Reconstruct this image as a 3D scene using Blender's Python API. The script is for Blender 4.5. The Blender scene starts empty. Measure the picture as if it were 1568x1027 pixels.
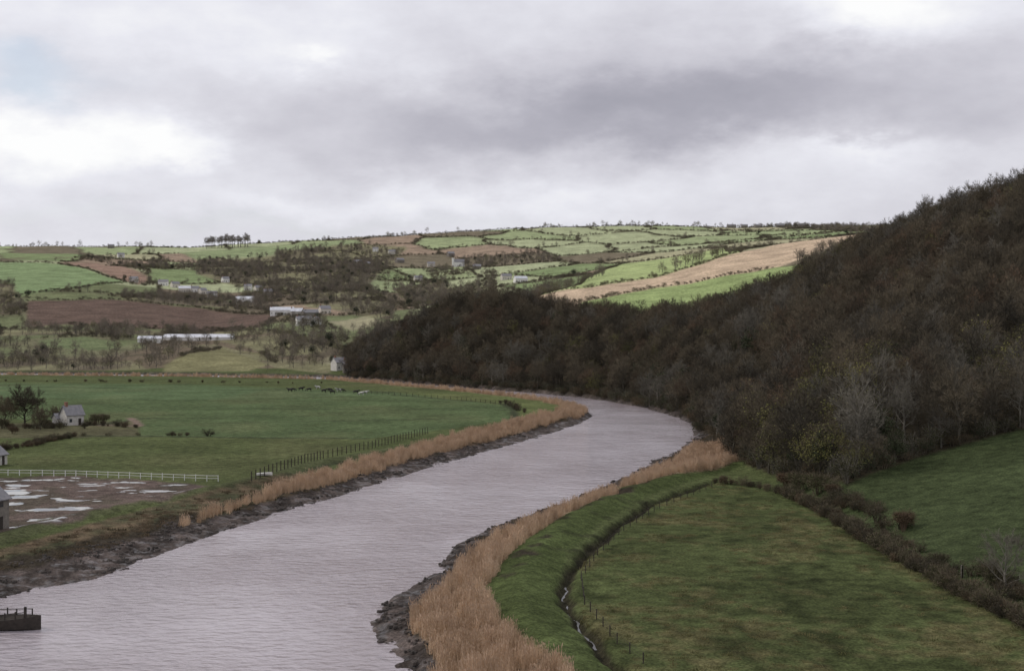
import bpy, math, random
import numpy as np
from mathutils import Vector, Matrix
random.seed(7); rng=np.random.default_rng(7)
F=2178.0; CX=784.0; HY=485.0; CAMZ=35.0     # lens / survey constants (photo measurements -> metres on the ground)
scene=bpy.context.scene
# ------------------------------------------------------------------ noise
_T=np.random.default_rng(3).random((256,256))
def vn(x,y,s=0):
    x=np.asarray(x,float)+s*17.3; y=np.asarray(y,float)+s*9.1
    xi=np.floor(x).astype(int); yi=np.floor(y).astype(int); fx=x-xi; fy=y-yi
    fx=fx*fx*(3-2*fx); fy=fy*fy*(3-2*fy)
    g=lambda a,b:_T[a%256,b%256]
    return (g(xi,yi)*(1-fx)+g(xi+1,yi)*fx)*(1-fy)+(g(xi,yi+1)*(1-fx)+g(xi+1,yi+1)*fx)*fy
def fbm(x,y,s=0,o=4):
    r=0;a=0.5;t=0
    for i in range(o):
        r=r+a*vn(x*2**i,y*2**i,s+i*3.7); t+=a; a*=.5
    return r/t-0.5
# ------------------------------------------------------------------ terrain profile table
def zp(D,py): return CAMZ-(py-HY)/F*D
cols={
-1500:[(900,1.6),(930,zp(930,562)),(1000,zp(1000,550)),(1150,zp(1150,515)),(1250,zp(1250,505)),(1400,zp(1400,470)),(1600,zp(1600,445)),(1800,zp(1800,425)),(2300,zp(2300,392)),(2800,zp(2800,372))],
0:[(890,1.6),(920,zp(920,564)),(980,zp(980,553)),(1120,zp(1120,518)),(1230,zp(1230,505)),(1400,zp(1400,470)),(1600,zp(1600,447)),(1800,zp(1800,428)),(2300,zp(2300,392)),(2800,zp(2800,376))],
150:[(885,1.6),(920,zp(920,564)),(980,zp(980,555)),(1120,zp(1120,522)),(1230,zp(1230,507)),(1400,zp(1400,474)),(1600,zp(1600,449)),(1800,zp(1800,430)),(2300,zp(2300,395)),(2800,zp(2800,377))],
300:[(872,1.6),(900,zp(900,562)),(960,zp(960,541)),(1080,zp(1080,533)),(1200,zp(1200,518)),(1400,zp(1400,488)),(1650,zp(1650,455)),(1900,zp(1900,430)),(2300,zp(2300,402)),(2750,zp(2750,378))],
420:[(862,1.6),(885,zp(885,564)),(940,zp(940,555)),(1050,zp(1050,540)),(1200,zp(1200,510)),(1400,zp(1400,482)),(1650,zp(1650,455)),(1900,zp(1900,432)),(2300,zp(2300,405)),(2750,zp(2750,371))],
500:[(848,1.6),(870,zp(870,565)),(930,zp(930,550)),(1050,zp(1050,525)),(1200,zp(1200,500)),(1400,zp(1400,475)),(1650,zp(1650,450)),(1900,zp(1900,430)),(2300,zp(2300,402)),(2800,zp(2800,366))],
530:[(838,1.6),(848,3),(880,zp(880,562)),(920,zp(920,556)),(1000,zp(1000,545)),(1250,zp(1250,495)),(1650,zp(1650,450)),(1900,zp(1900,430)),(2300,zp(2300,400)),(2800,zp(2800,363))],
600:[(778,1.6),(786,3),(815,zp(815,545)),(860,zp(860,528)),(940,zp(940,530)),(1200,zp(1200,492)),(1500,zp(1500,466)),(1850,zp(1850,445)),(2300,zp(2300,405)),(2850,zp(2850,360))],
680:[(736,1.6),(744,3),(790,zp(790,522)),(840,zp(840,485)),(950,zp(950,500)),(1200,zp(1200,480)),(1500,zp(1500,466)),(1800,zp(1800,450)),(2300,zp(2300,405)),(2900,zp(2900,353))],
760:[(696,1.6),(704,3),(755,zp(755,520)),(810,zp(810,471)),(930,zp(930,490)),(1050,zp(1050,478)),(1250,zp(1250,462)),(1600,zp(1600,452)),(2200,zp(2200,406)),(2950,zp(2950,349))],
850:[(662,1.6),(670,3),(720,zp(720,525)),(790,zp(790,487)),(870,zp(870,493)),(1000,zp(1000,470)),(1150,zp(1150,446)),(1500,zp(1500,450)),(2200,zp(2200,400)),(3000,zp(3000,347))],
920:[(626,1.6),(634,3),(690,zp(690,528)),(760,zp(760,501)),(850,zp(850,497)),(1000,zp(1000,462)),(1230,zp(1230,425)),(1500,zp(1500,435)),(2200,zp(2200,393)),(3000,zp(3000,346))],
1000:[(560,1.6),(568,3),(640,zp(640,535)),(740,zp(740,502)),(830,zp(830,494)),(1000,zp(1000,455)),(1300,zp(1300,411)),(1550,zp(1550,420)),(2200,zp(2200,383)),(3000,zp(3000,345))],
1060:[(472,1.6),(480,3),(600,zp(600,538)),(720,zp(720,497)),(820,zp(820,487)),(1000,zp(1000,450)),(1330,zp(1330,396)),(1600,zp(1600,405)),(2250,zp(2250,376)),(3000,zp(3000,346))],
1120:[(320,1.6),(326,2.4),(500,zp(500,560)),(700,zp(700,484)),(810,zp(810,480)),(1000,zp(1000,440)),(1350,zp(1350,383)),(1600,zp(1600,392)),(2300,zp(2300,369)),(3000,zp(3000,348))],
1200:[(276,1.6),(284,2.6),(450,zp(450,560)),(670,zp(670,458)),(790,zp(790,452)),(1000,zp(1000,425)),(1400,zp(1400,374)),(1650,zp(1650,382)),(2300,zp(2300,363)),(3000,zp(3000,347))],
1300:[(233,1.6),(252,zp(252,738)),(430,zp(430,530)),(640,zp(640,404)),(760,zp(760,404)),(1000,zp(1000,392)),(1400,zp(1400,365)),(1650,zp(1650,365)),(2300,zp(2300,355)),(3000,zp(3000,346))],
1400:[(196,1.6),(270,zp(270,705)),(430,zp(430,490)),(620,zp(620,358)),(760,zp(760,368)),(1000,zp(1000,368)),(1400,zp(1400,360)),(1650,zp(1650,360)),(2300,zp(2300,354)),(3000,zp(3000,346))],
1568:[(160,1.6),(285,zp(285,657)),(430,zp(430,440)),(580,zp(580,299)),(750,84),(1000,85),(1400,110),(1650,120),(2300,160),(3000,200)],
2100:[(130,1.6),(270,17),(420,58),(560,92),(750,95),(1000,95),(1400,110),(1650,120),(2300,160),(3000,200)],
4200:[(130,1.6),(270,17),(420,58),(560,92),(750,95),(1000,95),(1400,110),(1650,120),(2300,160),(3000,200)]}
pk=sorted(cols); KD=np.array([[k[0] for k in cols[p]] for p in pk],float); KZ=np.array([[k[1] for k in cols[p]] for p in pk],float)
def knotD(px,k): return np.interp(px,pk,KD[:,k])
PX=np.concatenate([np.arange(-1400,-150,22),np.arange(-150,1720,3.1),np.arange(1720,3000,22)])
def gs(a,b,r):
    n=int(math.log(b/a)/math.log(1+r)); return a*(b/a)**(np.arange(n)/n)
Y=np.concatenate([gs(40,130,.025),gs(130,1000,.0042),gs(1000,3200,.006),gs(3200,9500,.03)])
NU,NY=len(PX),len(Y); U=(PX-CX)/F
Z=np.zeros((NY,NU))
for i,p in enumerate(PX):
    d=[np.interp(p,pk,KD[:,k]) for k in range(10)]; z=[np.interp(p,pk,KZ[:,k]) for k in range(10)]
    d=[0]+d+[d[-1]+500,9500]; z=[1.6]+z+[z[-1]-10,z[-1]-120]
    Z[:,i]=np.interp(Y,d,z)
def blur(A,n,ax):
    k=np.hanning(2*n+3)[1:-1]; k/=k.sum()
    Ap=np.pad(A,[(n,n) if a==ax else (0,0) for a in (0,1)],mode='edge'); out=np.zeros_like(A)
    for j in range(2*n+1):
        out+=k[j]*(Ap[j:j+A.shape[0],:] if ax==0 else Ap[:,j:j+A.shape[1]])
    return out
Z=blur(blur(Z,6,0),8,1)
YY=np.repeat(Y[:,None],NU,1); XX=YY*U[None,:]
hill=np.clip((Z-4)/25,0,1)
Z+=hill*fbm(XX/170,YY/170,1)*np.minimum(YY*0.006,12)+hill*fbm(XX/50,YY/50,5)*2.0
Z+=(1-hill)*fbm(XX/30,YY/30,8)*0.25
# ------------------------------------------------------------------ river
def P(px,py,z=0.0):
    D=(CAMZ-z)*F/(py-HY); return ((px-CX)/F*D,D)
left=[(-95,20),(-84,90),(-72,145),(-67,165)]+[P(*q) for q in [(0,915),(60,901),(140,888),(200,866),(300,828),(400,795),(500,765),(560,748),(650,718),(750,690),(830,668),(890,648),(908,637)]]+[(27,538),(17,572),(6,600),(-25,655),(-60,712),(-95,768),(-180,805),(-290,826),(-1200,850)]
right=[(0,20),(-5,80),(-10,120)]+[P(*q) for q in [(600,1027),(565,952),(600,915),(660,880),(700,832),(760,805),(850,775),(900,755),(960,730),(1000,705),(1040,690),(1062,665),(1058,648),(1030,637)]]+[(53,530),(46,568),(33,610),(11,652),(-28,708),(-65,765),(-100,822),(-190,856),(-320,882),(-1200,900)]
def polydist(x,y,pl):
    best=np.full(x.shape,1e9)
    for (ax,ay),(bx,by) in zip(pl[:-1],pl[1:]):
        dx,dy=bx-ax,by-ay; t=np.clip(((x-ax)*dx+(y-ay)*dy)/(dx*dx+dy*dy),0,1)
        best=np.minimum(best,np.hypot(x-ax-t*dx,y-ay-t*dy))
    return best
def inpoly(x,y,poly):
    c=np.zeros(x.shape,bool); n=len(poly)
    for i in range(n):
        x1,y1=poly[i]; x2,y2=poly[i-1]
        if y1==y2: continue
        c^=((y1>y)!=(y2>y))&(x<(x2-x1)*(y-y1)/(y2-y1)+x1)
    return c
def riverinfo(x,y):
    dl=polydist(x,y,left); dr=polydist(x,y,right)
    ins=inpoly(x,y,left+right[::-1])
    return np.where(ins,-np.minimum(dl,dr),np.minimum(dl,dr)),dl<dr
DR=np.full(Z.shape,999.0); LS=np.zeros(Z.shape,bool)
nr=int(np.searchsorted(Y,1000)); a,b=riverinfo(XX[:nr],YY[:nr]); DR[:nr]=a; LS[:nr]=b
ditch=[P(*q,1.6) for q in [(1085,738),(1000,770),(940,808),(895,848),(864,888),(860,910),(880,945),(910,985),(950,1027),(1000,1090)]]
levee=[P(*q,1.6) for q in [(1110,715),(1050,728),(960,758),(880,798),(820,850),(795,900),(808,960),(870,1027),(920,1090)]]
leveeL=[P(*q,1.6) for q in [(-120,870),(60,808),(200,775),(370,742),(480,712),(600,690),(700,672),(780,655),(850,632)]]
sub=slice(0,nr)
dD=np.full(Z.shape,99.0); dD[sub]=polydist(XX[sub]+fbm(XX[sub]/5,YY[sub]/5,33)*2.2,YY[sub],ditch)
dL=np.full(Z.shape,99.0); dL[sub]=polydist(XX[sub],YY[sub],levee)
dL2=np.full(Z.shape,99.0); dL2[sub]=polydist(XX[sub],YY[sub],leveeL)
Z+=1.3*np.exp(-(dL/3.6)**2)+0.8*np.exp(-(dL2/3.0)**2)
Z-=1.1*np.exp(-(dD/.9)**2)
Z[sub]+=fbm(XX[sub]/2.2,YY[sub]/2.2,35)*.22
jn=fbm(XX/6,YY/8,11)*6.5+fbm(XX/1.8,YY/2.0,13)*4.0
slope=np.where(LS,0.165,0.22); slope=np.where(LS&(YY<250),0.095+0.07*np.clip((YY-190)/60,0,1),slope); slope=np.where((~LS)&(YY>440),0.5,slope); slope=np.where(LS&(YY>480),0.4,slope)
zb=np.where(DR<0,DR*0.35,(DR+jn*np.clip(DR/2.5+.35,0,1))*slope)
zb=np.where(DR<-1.5,-1.0,zb-0.03)
MUD=(zb<Z-0.02)&(DR<25)
Z=np.where(DR<25,np.minimum(Z,zb+fbm(XX/.9,YY/1.2,15)*.25*(DR>0)),Z)
# ------------------------------------------------------------------ lookups
def gi(x,y):
    y=np.asarray(y,float); x=np.asarray(x,float)
    return np.interp(y,Y,np.arange(NY)),np.interp(x/y*F+CX,PX,np.arange(NU))
def look(A,x,y):
    j,i=gi(x,y); j0=np.clip(j.astype(int),0,NY-2); i0=np.clip(i.astype(int),0,NU-2); fj=j-j0; fi=i-i0
    return (A[j0,i0]*(1-fi)+A[j0,i0+1]*fi)*(1-fj)+(A[j0+1,i0]*(1-fi)+A[j0+1,i0+1]*fi)*fj
def H(x,y): return float(look(Z,np.array([x]),np.array([y]))[0])
def G(px,py):
    """surveyed photo bearing -> ground position in metres (x,y)"""
    u=(px-CX)/F; z=look(Z,Y*u,Y); e=(z-CAMZ)/Y; t=(HY-py)/F
    k=np.where((e>=t)&(Y>60))[0]
    if len(k)==0: D=Y[int(np.argmax(np.where(Y<4000,e,-9)))]
    else:
        k=k[0]; D=Y[k-1]+(Y[k]-Y[k-1])*(t-e[k-1])/max(1e-9,e[k]-e[k-1]) if k>0 else Y[0]
    return (u*D,D)
def GP(l): return [G(*q) for q in l]
# ------------------------------------------------------------------ land cover
def voro(x,y,sx,sy,ang=0.25,seed=0):
    c,s=math.cos(ang),math.sin(ang); X=(x*c+y*s)/sx; W=(-x*s+y*c)/sy
    xi=np.floor(X).astype(int); yi=np.floor(W).astype(int); f1=np.full(x.shape,9.0); f2=f1.copy(); idv=np.zeros(x.shape)
    for a in (-1,0,1):
        for b in (-1,0,1):
            cx=xi+a; cy=yi+b; jx=_T[(cx+seed)%256,cy%256]; jy=_T[(cy+91)%256,(cx+seed)%256]
            d=np.maximum(abs(cx+.15+.7*jx-X),abs(cy+.15+.7*jy-W))*.6+.4*np.hypot(cx+.15+.7*jx-X,cy+.15+.7*jy-W)
            h=_T[(cx*7+13)%256,(cy*5+seed)%256]
            n=d<f1; f2=np.where(n,f1,np.minimum(f2,d)); idv=np.where(n,h,idv); f1=np.where(n,d,f1)
    return idv,(f2-f1)*min(sx,sy)
def farfield(x,y): 
    wx=fbm(x/90,y/90,21)*30; wy=fbm(x/90,y/90,22)*40
    return voro(x+wx,y+wy,125,215)
C=np.zeros(Z.shape+(3,)); C[:]=(0.082,0.098,0.040)
KB=np.interp(PX,pk,KD[:,0])[None,:]
PXX=np.repeat(PX[None,:],NY,0)
far=(YY>KB+25)&(YY>560)
idv,edge=farfield(XX,YY)
haze_pal=[(.0,.28,(0.29,0.335,0.18)),(.28,.5,(0.35,0.38,0.225)),(.5,.62,(0.20,0.25,0.12)),(.62,.74,(0.29,0.22,0.16)),(.74,.84,(0.35,0.335,0.21)),(.84,1.01,(0.17,0.145,0.10))]  # far field colours, paled so that distance haze is baked into them
for lo,hi,c in haze_pal: C[far&(idv>=lo)&(idv<hi)]=c
lowleft=far&(PXX<640)&(YY<1750)
C[lowleft&(idv<.4)]=(0.155,0.175,0.09); C[lowleft&(idv>=.4)&(idv<.7)]=(0.155,0.125,0.088)
C[far&(edge<6)]=(0.105,0.092,0.062)
scr=np.clip(fbm(XX/45,YY/70,25)*5,0,1)[...,None]*(far&(YY<2300)&(PXX<760))[...,None]*.6
C[:]=C*(1-scr)+np.array((0.155,0.128,0.09))*scr
def paint(pl,c,m=None):
    q=inpoly(XX,YY,GP(pl)); 
    if m is not None: q&=m
    C[q]=c; return q
S=[]
S.append(paint([(-60,398),(90,404),(195,432),(120,441),(-60,460)],(0.20,0.265,0.13)))
S.append(paint([(85,401),(150,403),(230,425),(215,436)],(0.26,0.18,0.135)))
S.append(paint([(40,461),(180,459),(300,470),(430,482),(400,501),(250,504),(100,497),(40,501)],(0.125,0.088,0.07)))
S.append(paint([(250,560),(275,546),(340,533),(400,541),(422,556),(380,568),(250,569)],(0.20,0.19,0.10)))
S.append(paint([(60,521),(130,515),(200,528),(160,536),(60,531)],(0.15,0.18,0.09)))
S.append(paint([(300,398),(270,387),(400,378),(520,369),(560,372),(430,388)],(0.24,0.285,0.15)))
S.append(paint([(500,492),(560,484),(590,496),(540,506)],(0.30,0.28,0.18)))
G1=[(828,452),(900,425),(950,405),(1110,379),(1135,386),(1010,423),(905,440)]
G2=[(806,462),(828,452),(905,440),(1010,423),(1135,386),(1310,360),(1310,372),(1190,409),(1000,441),(890,463),(850,485)]
G3=[(850,490),(890,463),(1000,441),(1190,409),(1250,400),(1200,440),(1040,500)]
S.append(paint(G1,(0.34,0.40,0.18))); S.append(paint(G2,(0.50,0.385,0.27))); S.append(paint(G3,(0.27,0.335,0.14)))  # haze baked into these colours; golden field also brightened as a sun patch
SPEC=np.zeros(Z.shape,bool)
for q in S: SPEC|=q
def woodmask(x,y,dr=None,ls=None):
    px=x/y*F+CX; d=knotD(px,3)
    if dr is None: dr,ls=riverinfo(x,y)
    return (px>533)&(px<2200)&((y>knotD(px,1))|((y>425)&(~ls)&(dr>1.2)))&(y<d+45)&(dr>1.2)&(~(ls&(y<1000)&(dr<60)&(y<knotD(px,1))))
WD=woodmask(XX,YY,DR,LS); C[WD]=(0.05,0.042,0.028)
valley=[[(425,384),(560,374),(625,378),(600,402),(560,440),(610,462),(600,490),(540,482),(470,470),(440,450),(425,420)],[(190,455),(300,452),(420,468),(420,478),(300,468),(190,460)],[(530,560),(545,520),(590,498),(610,505),(560,560)],[(-60,560),(20,545),(200,552),(230,566),(-60,568)],[(330,522),(420,512),(500,520),(520,545),(430,545),(380,532)],[(-60,430),(20,435),(35,480),(-60,490)],[(-60,505),(200,505),(420,503),(420,510),(200,512),(-60,518)],[(230,530),(330,527),(420,548),(520,560),(500,572),(420,562),(340,533)],[(305,400),(425,390),(430,450),(380,440),(300,420)],[(600,440),(680,430),(720,455),(640,470)]]
valleyW=[GP(v) for v in valley]
wv=np.clip(fbm(XX/30,YY/50,27)*4+.5,0,1)[...,None]
for v in valleyW: 
    q=inpoly(XX,YY,v); C[q]=(np.array((0.14,0.118,0.085))*wv+np.array((0.21,0.20,0.115))*(1-wv))[q]
# near fields
fl=(~far)&(YY<900)
fieldA=GP([(-200,584),(-100,640),(210,645),(215,668),(560,672),(700,655),(790,640),(780,622),(600,600),(300,588)])
C[inpoly(XX,YY,fieldA)]=(0.085,0.116,0.052)
C[inpoly(XX,YY,GP([(600,600),(780,622),(790,640),(850,635),(860,622),(820,608),(700,600)]))]=(0.108,0.128,0.05)
C[inpoly(XX,YY,GP([(-200,588),(300,591),(600,604),(300,612),(-200,606)]))]=(0.096,0.136,0.064)
C[inpoly(XX,YY,GP([(-200,672),(210,668),(215,645),(120,645),(-60,650)]))]=(0.10,0.095,0.054)
stn=np.clip(fbm(XX/28,YY/45,66)*4,0,1)[...,None]*((YY<900)&(YY>250)&LS)[...,None]*.35; C[:]=C*(1-stn)+np.array((0.12,0.115,0.058))*stn
def line(pl,c,w,jit=0.0,m=None):
    q=np.zeros(Z.shape,bool); q[sub]=polydist(XX[sub]+fbm(XX[sub]/4,YY[sub]/4,31)*jit,YY[sub],pl)<w
    if m is not None:q&=m
    C[q]=c
for l,w in [([(130,667),(560,671)],1.5),([(-60,655),(130,652),(215,642)],1.2),([(215,640),(330,640)],1.8),([(-100,590),(560,600),(850,613)],1.2),([(330,648),(720,640)],1.0),([(400,625),(780,628)],.9),([(790,640),(785,625),(770,618),(600,604)],1.5),([(385,742),(500,712),(655,677),(790,648)],1.0)]:
    line(GP(l),(0.05,0.058,0.032),w,2)
line(GP([(100,650),(215,652),(200,640)]),(0.2,0.15,0.12),1.3,2)
RF=inpoly(XX,YY,GP([(1085,742),(1205,757),(1568,945),(1800,1080),(1020,1100),(950,1027),(905,975),(870,910),(905,850),(1000,775)]))
C[RF]=(0.066,0.080,0.031)
mot=fbm(XX/6,YY/9,41)+fbm(XX/1.5,YY/1.5,43)*.8
k=np.clip((mot-.02)*3.2,0,1)[...,None]*np.array(RF[...,None],float)
C[:]=C*(1-k*.6)+np.array((0.155,0.13,0.066))*k*.6
k=np.clip((fbm(XX/3,YY/4,47)-.02)*5,0,1)[...,None]*np.array(RF[...,None],float)
C[:]=C*(1-k*.45)
SF=(PXX>1190)&(YY>KB)&(YY<np.interp(PX,pk,KD[:,1])[None,:]); C[SF]=(0.048,0.062,0.027)
C[(dL<4.5)&(~LS)&(dD>.9)&(YY<420)]=(0.066,0.084,0.031)
C[(dD<.9)]=(0.035,0.032,0.02)
C[(dL2<3)&(LS)]=(0.085,0.095,0.045)
for l in [[(925,760),(960,768),(1000,771)],[(830,835),(870,843),(900,850)],[(860,812),(890,820),(920,825)],[(905,784),(935,793)]]: line(GP(l),(0.03,0.03,0.018),.45,1)
yard=GP([(-200,735),(0,730),(130,729),(300,742),(310,752),(200,770),(110,792),(-60,830),(-200,850)])
YD=inpoly(XX+fbm(XX/6,YY/6,63)*8,YY+fbm(XX/6,YY/6,64)*8,yard); yn=np.clip(fbm(XX/7,YY/9,65)*4+.5,0,1)[...,None]
C[YD]=(np.array((0.125,0.095,0.082))*yn+np.array((0.09,0.075,0.058))*(1-yn))[YD]
YDm=blur(YD.astype(float),3,0); YDm=blur(YDm,3,1)
# reeds
rN=[P(*q,1.6) for q in [(645,1100),(622,1027),(612,960),(645,928),(684,896),(705,862),(760,823),(850,787),(900,767),(945,750),(945,758),(872,792),(805,830),(765,868),(745,902),(758,950),(800,1000),(840,1027),(900,1090)]]
rF=[P(*q,1.6) for q in [(950,748),(1000,722),(1040,706),(1058,684),(1105,686),(1130,712),(1100,722),(1030,735),(980,748)]]
def reedmask(x,y,dr=None,ls=None):
    if dr is None: dr,ls=riverinfo(x,y)
    px=x/y*F+CX; n=fbm(x/5,y/5,51)*4
    w=np.interp(y,[225,260,290,420,500,560,900],[0,1.5,6.5,8.5,8,5,5])
    st=np.where(y<480,6.4,2.5)
    l=ls&(dr>st+n*.6)&(dr<st+w+n)&(y>225)
    r=(inpoly(x,y,rN)|inpoly(x,y,rF))&(dr>4.3+n*.8)&(~ls)
    return l|r
RM=np.zeros(Z.shape,bool); RM[sub]=reedmask(XX[sub],YY[sub],DR[sub],LS[sub])
C[RM]=(0.20,0.145,0.095)
rough=LS&(DR<20)&(DR>3)&(YY<300)&(~YD); nn=np.clip(fbm(XX/3,YY/4,61)*3+.5,0,1)[...,None]
C[rough]=(np.array((0.135,0.10,0.065))*nn+np.array((0.06,0.062,0.034))*(1-nn))[rough]
mm=MUD&(~RM); mn=np.clip(fbm(XX/1.6,YY/2.2,71)*4+.45,0,1)[...,None]
C[mm]=(np.array((0.105,0.085,0.076))*mn+np.array((0.038,0.031,0.027))*(1-mn))[mm]
top=mm&(Z>1.0)&(YY<500); C[top]=(0.042,0.035,0.025)
WET=(mm&(Z<0.85)).astype(float)
for a in range(3): C[...,a]=blur(blur(C[...,a],1,0),1,1)
# ------------------------------------------------------------------ node helpers
def newmat(name):
    m=bpy.data.materials.new(name); m.use_nodes=True; nt=m.node_tree; b=nt.nodes['Principled BSDF']; return m,nt,b
def simple(name,col,rough=.8,rnd=0.0,spec=.3,noise=0.0,nscale=1.0,col2=None,bump=0,trans=0):
    m,nt,b=newmat(name); N=nt.nodes; L=nt.links
    b.inputs['Roughness'].default_value=rough; b.inputs['Specular IOR Level'].default_value=spec
    b.inputs['Base Color'].default_value=(*col,1)
    if col2 is not None or rnd or noise:
        mix=N.new('ShaderNodeMix'); mix.data_type='RGBA'; mix.inputs[6].default_value=(*col,1); mix.inputs[7].default_value=(*(col2 or [c*.5 for c in col]),1)
        if rnd:
            oi=N.new('ShaderNodeObjectInfo'); src=oi.outputs['Random']
        if noise:
            g=N.new('ShaderNodeNewGeometry'); nz=N.new('ShaderNodeTexNoise'); nz.inputs['Scale'].default_value=nscale; nz.inputs['Detail'].default_value=5
            L.new(g.outputs['Position'],nz.inputs['Vector'])
            mr=N.new('ShaderNodeMapRange'); mr.inputs[1].default_value=.3; mr.inputs[2].default_value=.7; L.new(nz.outputs[0],mr.inputs[0]); src=mr.outputs[0]
        L.new(src,mix.inputs[0]); L.new(mix.outputs[2],b.inputs['Base Color'])
    return m
def link(o): scene.collection.objects.link(o); return o
def meshobj(name,v,f,mats,mi=None,smooth=False,ln=True):
    me=bpy.data.meshes.new(name); me.from_pydata(v,[],f)
    for m in (mats if isinstance(mats,list) else [mats]): me.materials.append(m)
    if mi is not None: me.polygons.foreach_set('material_index',mi)
    if smooth: me.polygons.foreach_set('use_smooth',[True]*len(f))
    me.update(); o=bpy.data.objects.new(name,me)
    if ln: link(o)
    return o
# ------------------------------------------------------------------ ground sheet
me=bpy.data.meshes.new('ground'); co=np.stack([XX,YY,Z],-1).reshape(-1,3).astype(np.float32)
ii=np.arange(NY*NU).reshape(NY,NU); q=np.stack([ii[:-1,:-1],ii[:-1,1:],ii[1:,1:],ii[1:,:-1]],-1).reshape(-1,4)
me.vertices.add(len(co)); me.vertices.foreach_set('co',co.ravel()); me.loops.add(q.size); me.loops.foreach_set('vertex_index',q.ravel().astype(np.int32))
me.polygons.add(len(q)); me.polygons.foreach_set('loop_start',np.arange(0,q.size,4,dtype=np.int32)); me.polygons.foreach_set('loop_total',np.full(len(q),4,dtype=np.int32))
me.update(calc_edges=True); me.polygons.foreach_set('use_smooth',np.ones(len(q),bool))
at=me.attributes.new('landcover','FLOAT_VECTOR','POINT'); at.data.foreach_set('vector',C.reshape(-1,3).astype(np.float32).ravel())
at=me.attributes.new('yard','FLOAT','POINT'); at.data.foreach_set('value',YDm.astype(np.float32).ravel())
at=me.attributes.new('wet','FLOAT','POINT'); at.data.foreach_set('value',WET.astype(np.float32).ravel())
ground=link(bpy.data.objects.new('ground',me))
m,nt,b=newmat('ground_landcover'); N=nt.nodes; L=nt.links
def attr(n):
    a=N.new('ShaderNodeAttribute'); a.attribute_name=n; return a
geo=N.new('ShaderNodeNewGeometry')
def noise(sc,det=4,vec=None,stretch=None,rot=0):
    nz=N.new('ShaderNodeTexNoise'); nz.inputs['Scale'].default_value=sc; nz.inputs['Detail'].default_value=det
    if stretch:
        mp=N.new('ShaderNodeMapping'); mp.inputs['Scale'].default_value=stretch; mp.inputs['Rotation'].default_value=(0,0,rot); L.new(geo.outputs['Position'],mp.inputs[0]); L.new(mp.outputs[0],nz.inputs['Vector'])
    else: L.new(geo.outputs['Position'],nz.inputs['Vector'])
    return nz.outputs[0]
def mr(s,a,b_,c,d):
    n=N.new('ShaderNodeMapRange'); L.new(s,n.inputs[0])
    for i,v in enumerate((a,b_,c,d)): n.inputs[i+1].default_value=v
    return n.outputs[0]
def mth(op,a,b_=None):
    n=N.new('ShaderNodeMath'); n.operation=op
    for i,v in enumerate((a,b_)):
        if v is None: continue
        if isinstance(v,(int,float)): n.inputs[i].default_value=v
        else: L.new(v,n.inputs[i])
    return n.outputs[0]
n1=mr(noise(0.045,5),.3,.7,.76,1.24); n2=mr(noise(0.5,5),.3,.7,.66,1.34); n3=mr(noise(3.0,3),.3,.7,.55,1.45)
f=mth('MULTIPLY',mth('MULTIPLY',n1,n2),n3)
vm=N.new('ShaderNodeVectorMath'); vm.operation='SCALE'; L.new(attr('landcover').outputs['Vector'],vm.inputs[0]); L.new(f,vm.inputs[3])
pud=mth('MULTIPLY',mr(noise(0.16,6,stretch=(0.7,1.15,1)),.55,.565,0,1),mr(attr('yard').outputs['Fac'],.7,.98,0,1))
mx=N.new('ShaderNodeMix'); mx.data_type='RGBA'; L.new(pud,mx.inputs[0]); L.new(vm.outputs[0],mx.inputs[6]); mx.inputs[7].default_value=(.08,.068,.062,1)
L.new(mx.outputs[2],b.inputs['Base Color'])
wet=attr('wet').outputs['Fac']; wetn=mth('MULTIPLY',wet,mr(noise(0.6,4),.47,.64,.05,1)); r=mth('SUBTRACT',0.95,mth('MULTIPLY',wetn,0.58)); r=mth('MAXIMUM',mth('SUBTRACT',r,mth('MULTIPLY',pud,.88)),0.05); L.new(r,b.inputs['Roughness'])
L.new(mth('ADD',mth('MULTIPLY',mth('MAXIMUM',pud,mth('MULTIPLY',wetn,.6)),.4),.03),b.inputs['Specular IOR Level'])
bp=N.new('ShaderNodeBump'); bp.inputs['Distance'].default_value=.6; hh=mth('ADD',noise(0.8,6),mth('MULTIPLY',noise(4,3),.35)); L.new(hh,bp.inputs['Height']); L.new(mth('MULTIPLY',mth('SUBTRACT',1.0,pud),.95),bp.inputs['Strength']); L.new(bp.outputs[0],b.inputs['Normal'])
me.materials.append(m)
# ------------------------------------------------------------------ water
m,nt,b=newmat('river_water'); N=nt.nodes; L=nt.links; geo=N.new('ShaderNodeNewGeometry')
mx=N.new('ShaderNodeMix'); mx.data_type='RGBA'; mx.inputs[6].default_value=(.30,.255,.265,1); mx.inputs[7].default_value=(.43,.385,.405,1); L.new(mr(noise(0.025,5,stretch=(1.6,.7,1),rot=.5),.35,.65,0,1),mx.inputs[0]); L.new(mx.outputs[2],b.inputs['Base Color'])
b.inputs['Roughness'].default_value=.12; b.inputs['IOR'].default_value=1.36; b.inputs['Specular IOR Level'].default_value=.75
h1=noise(0.5,6,stretch=(1.0,1.6,1),rot=-.25); h2=noise(0.11,4,stretch=(.8,1.6,1),rot=.35); gust=mr(noise(0.02,4),.35,.65,.3,1.15)
hh=mth('MULTIPLY',mth('ADD',h1,mth('MULTIPLY',h2,.8)),gust)
bp=N.new('ShaderNodeBump'); bp.inputs['Strength'].default_value=1.0; bp.inputs['Distance'].default_value=.8; L.new(hh,bp.inputs['Height']); L.new(bp.outputs[0],b.inputs['Normal'])
river=meshobj('river',[(-900,15,0),(140,15,0),(140,960,0),(-900,960,0)],[(0,1,2,3)],m)
v=[];f_=[]
dp=[]
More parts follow.
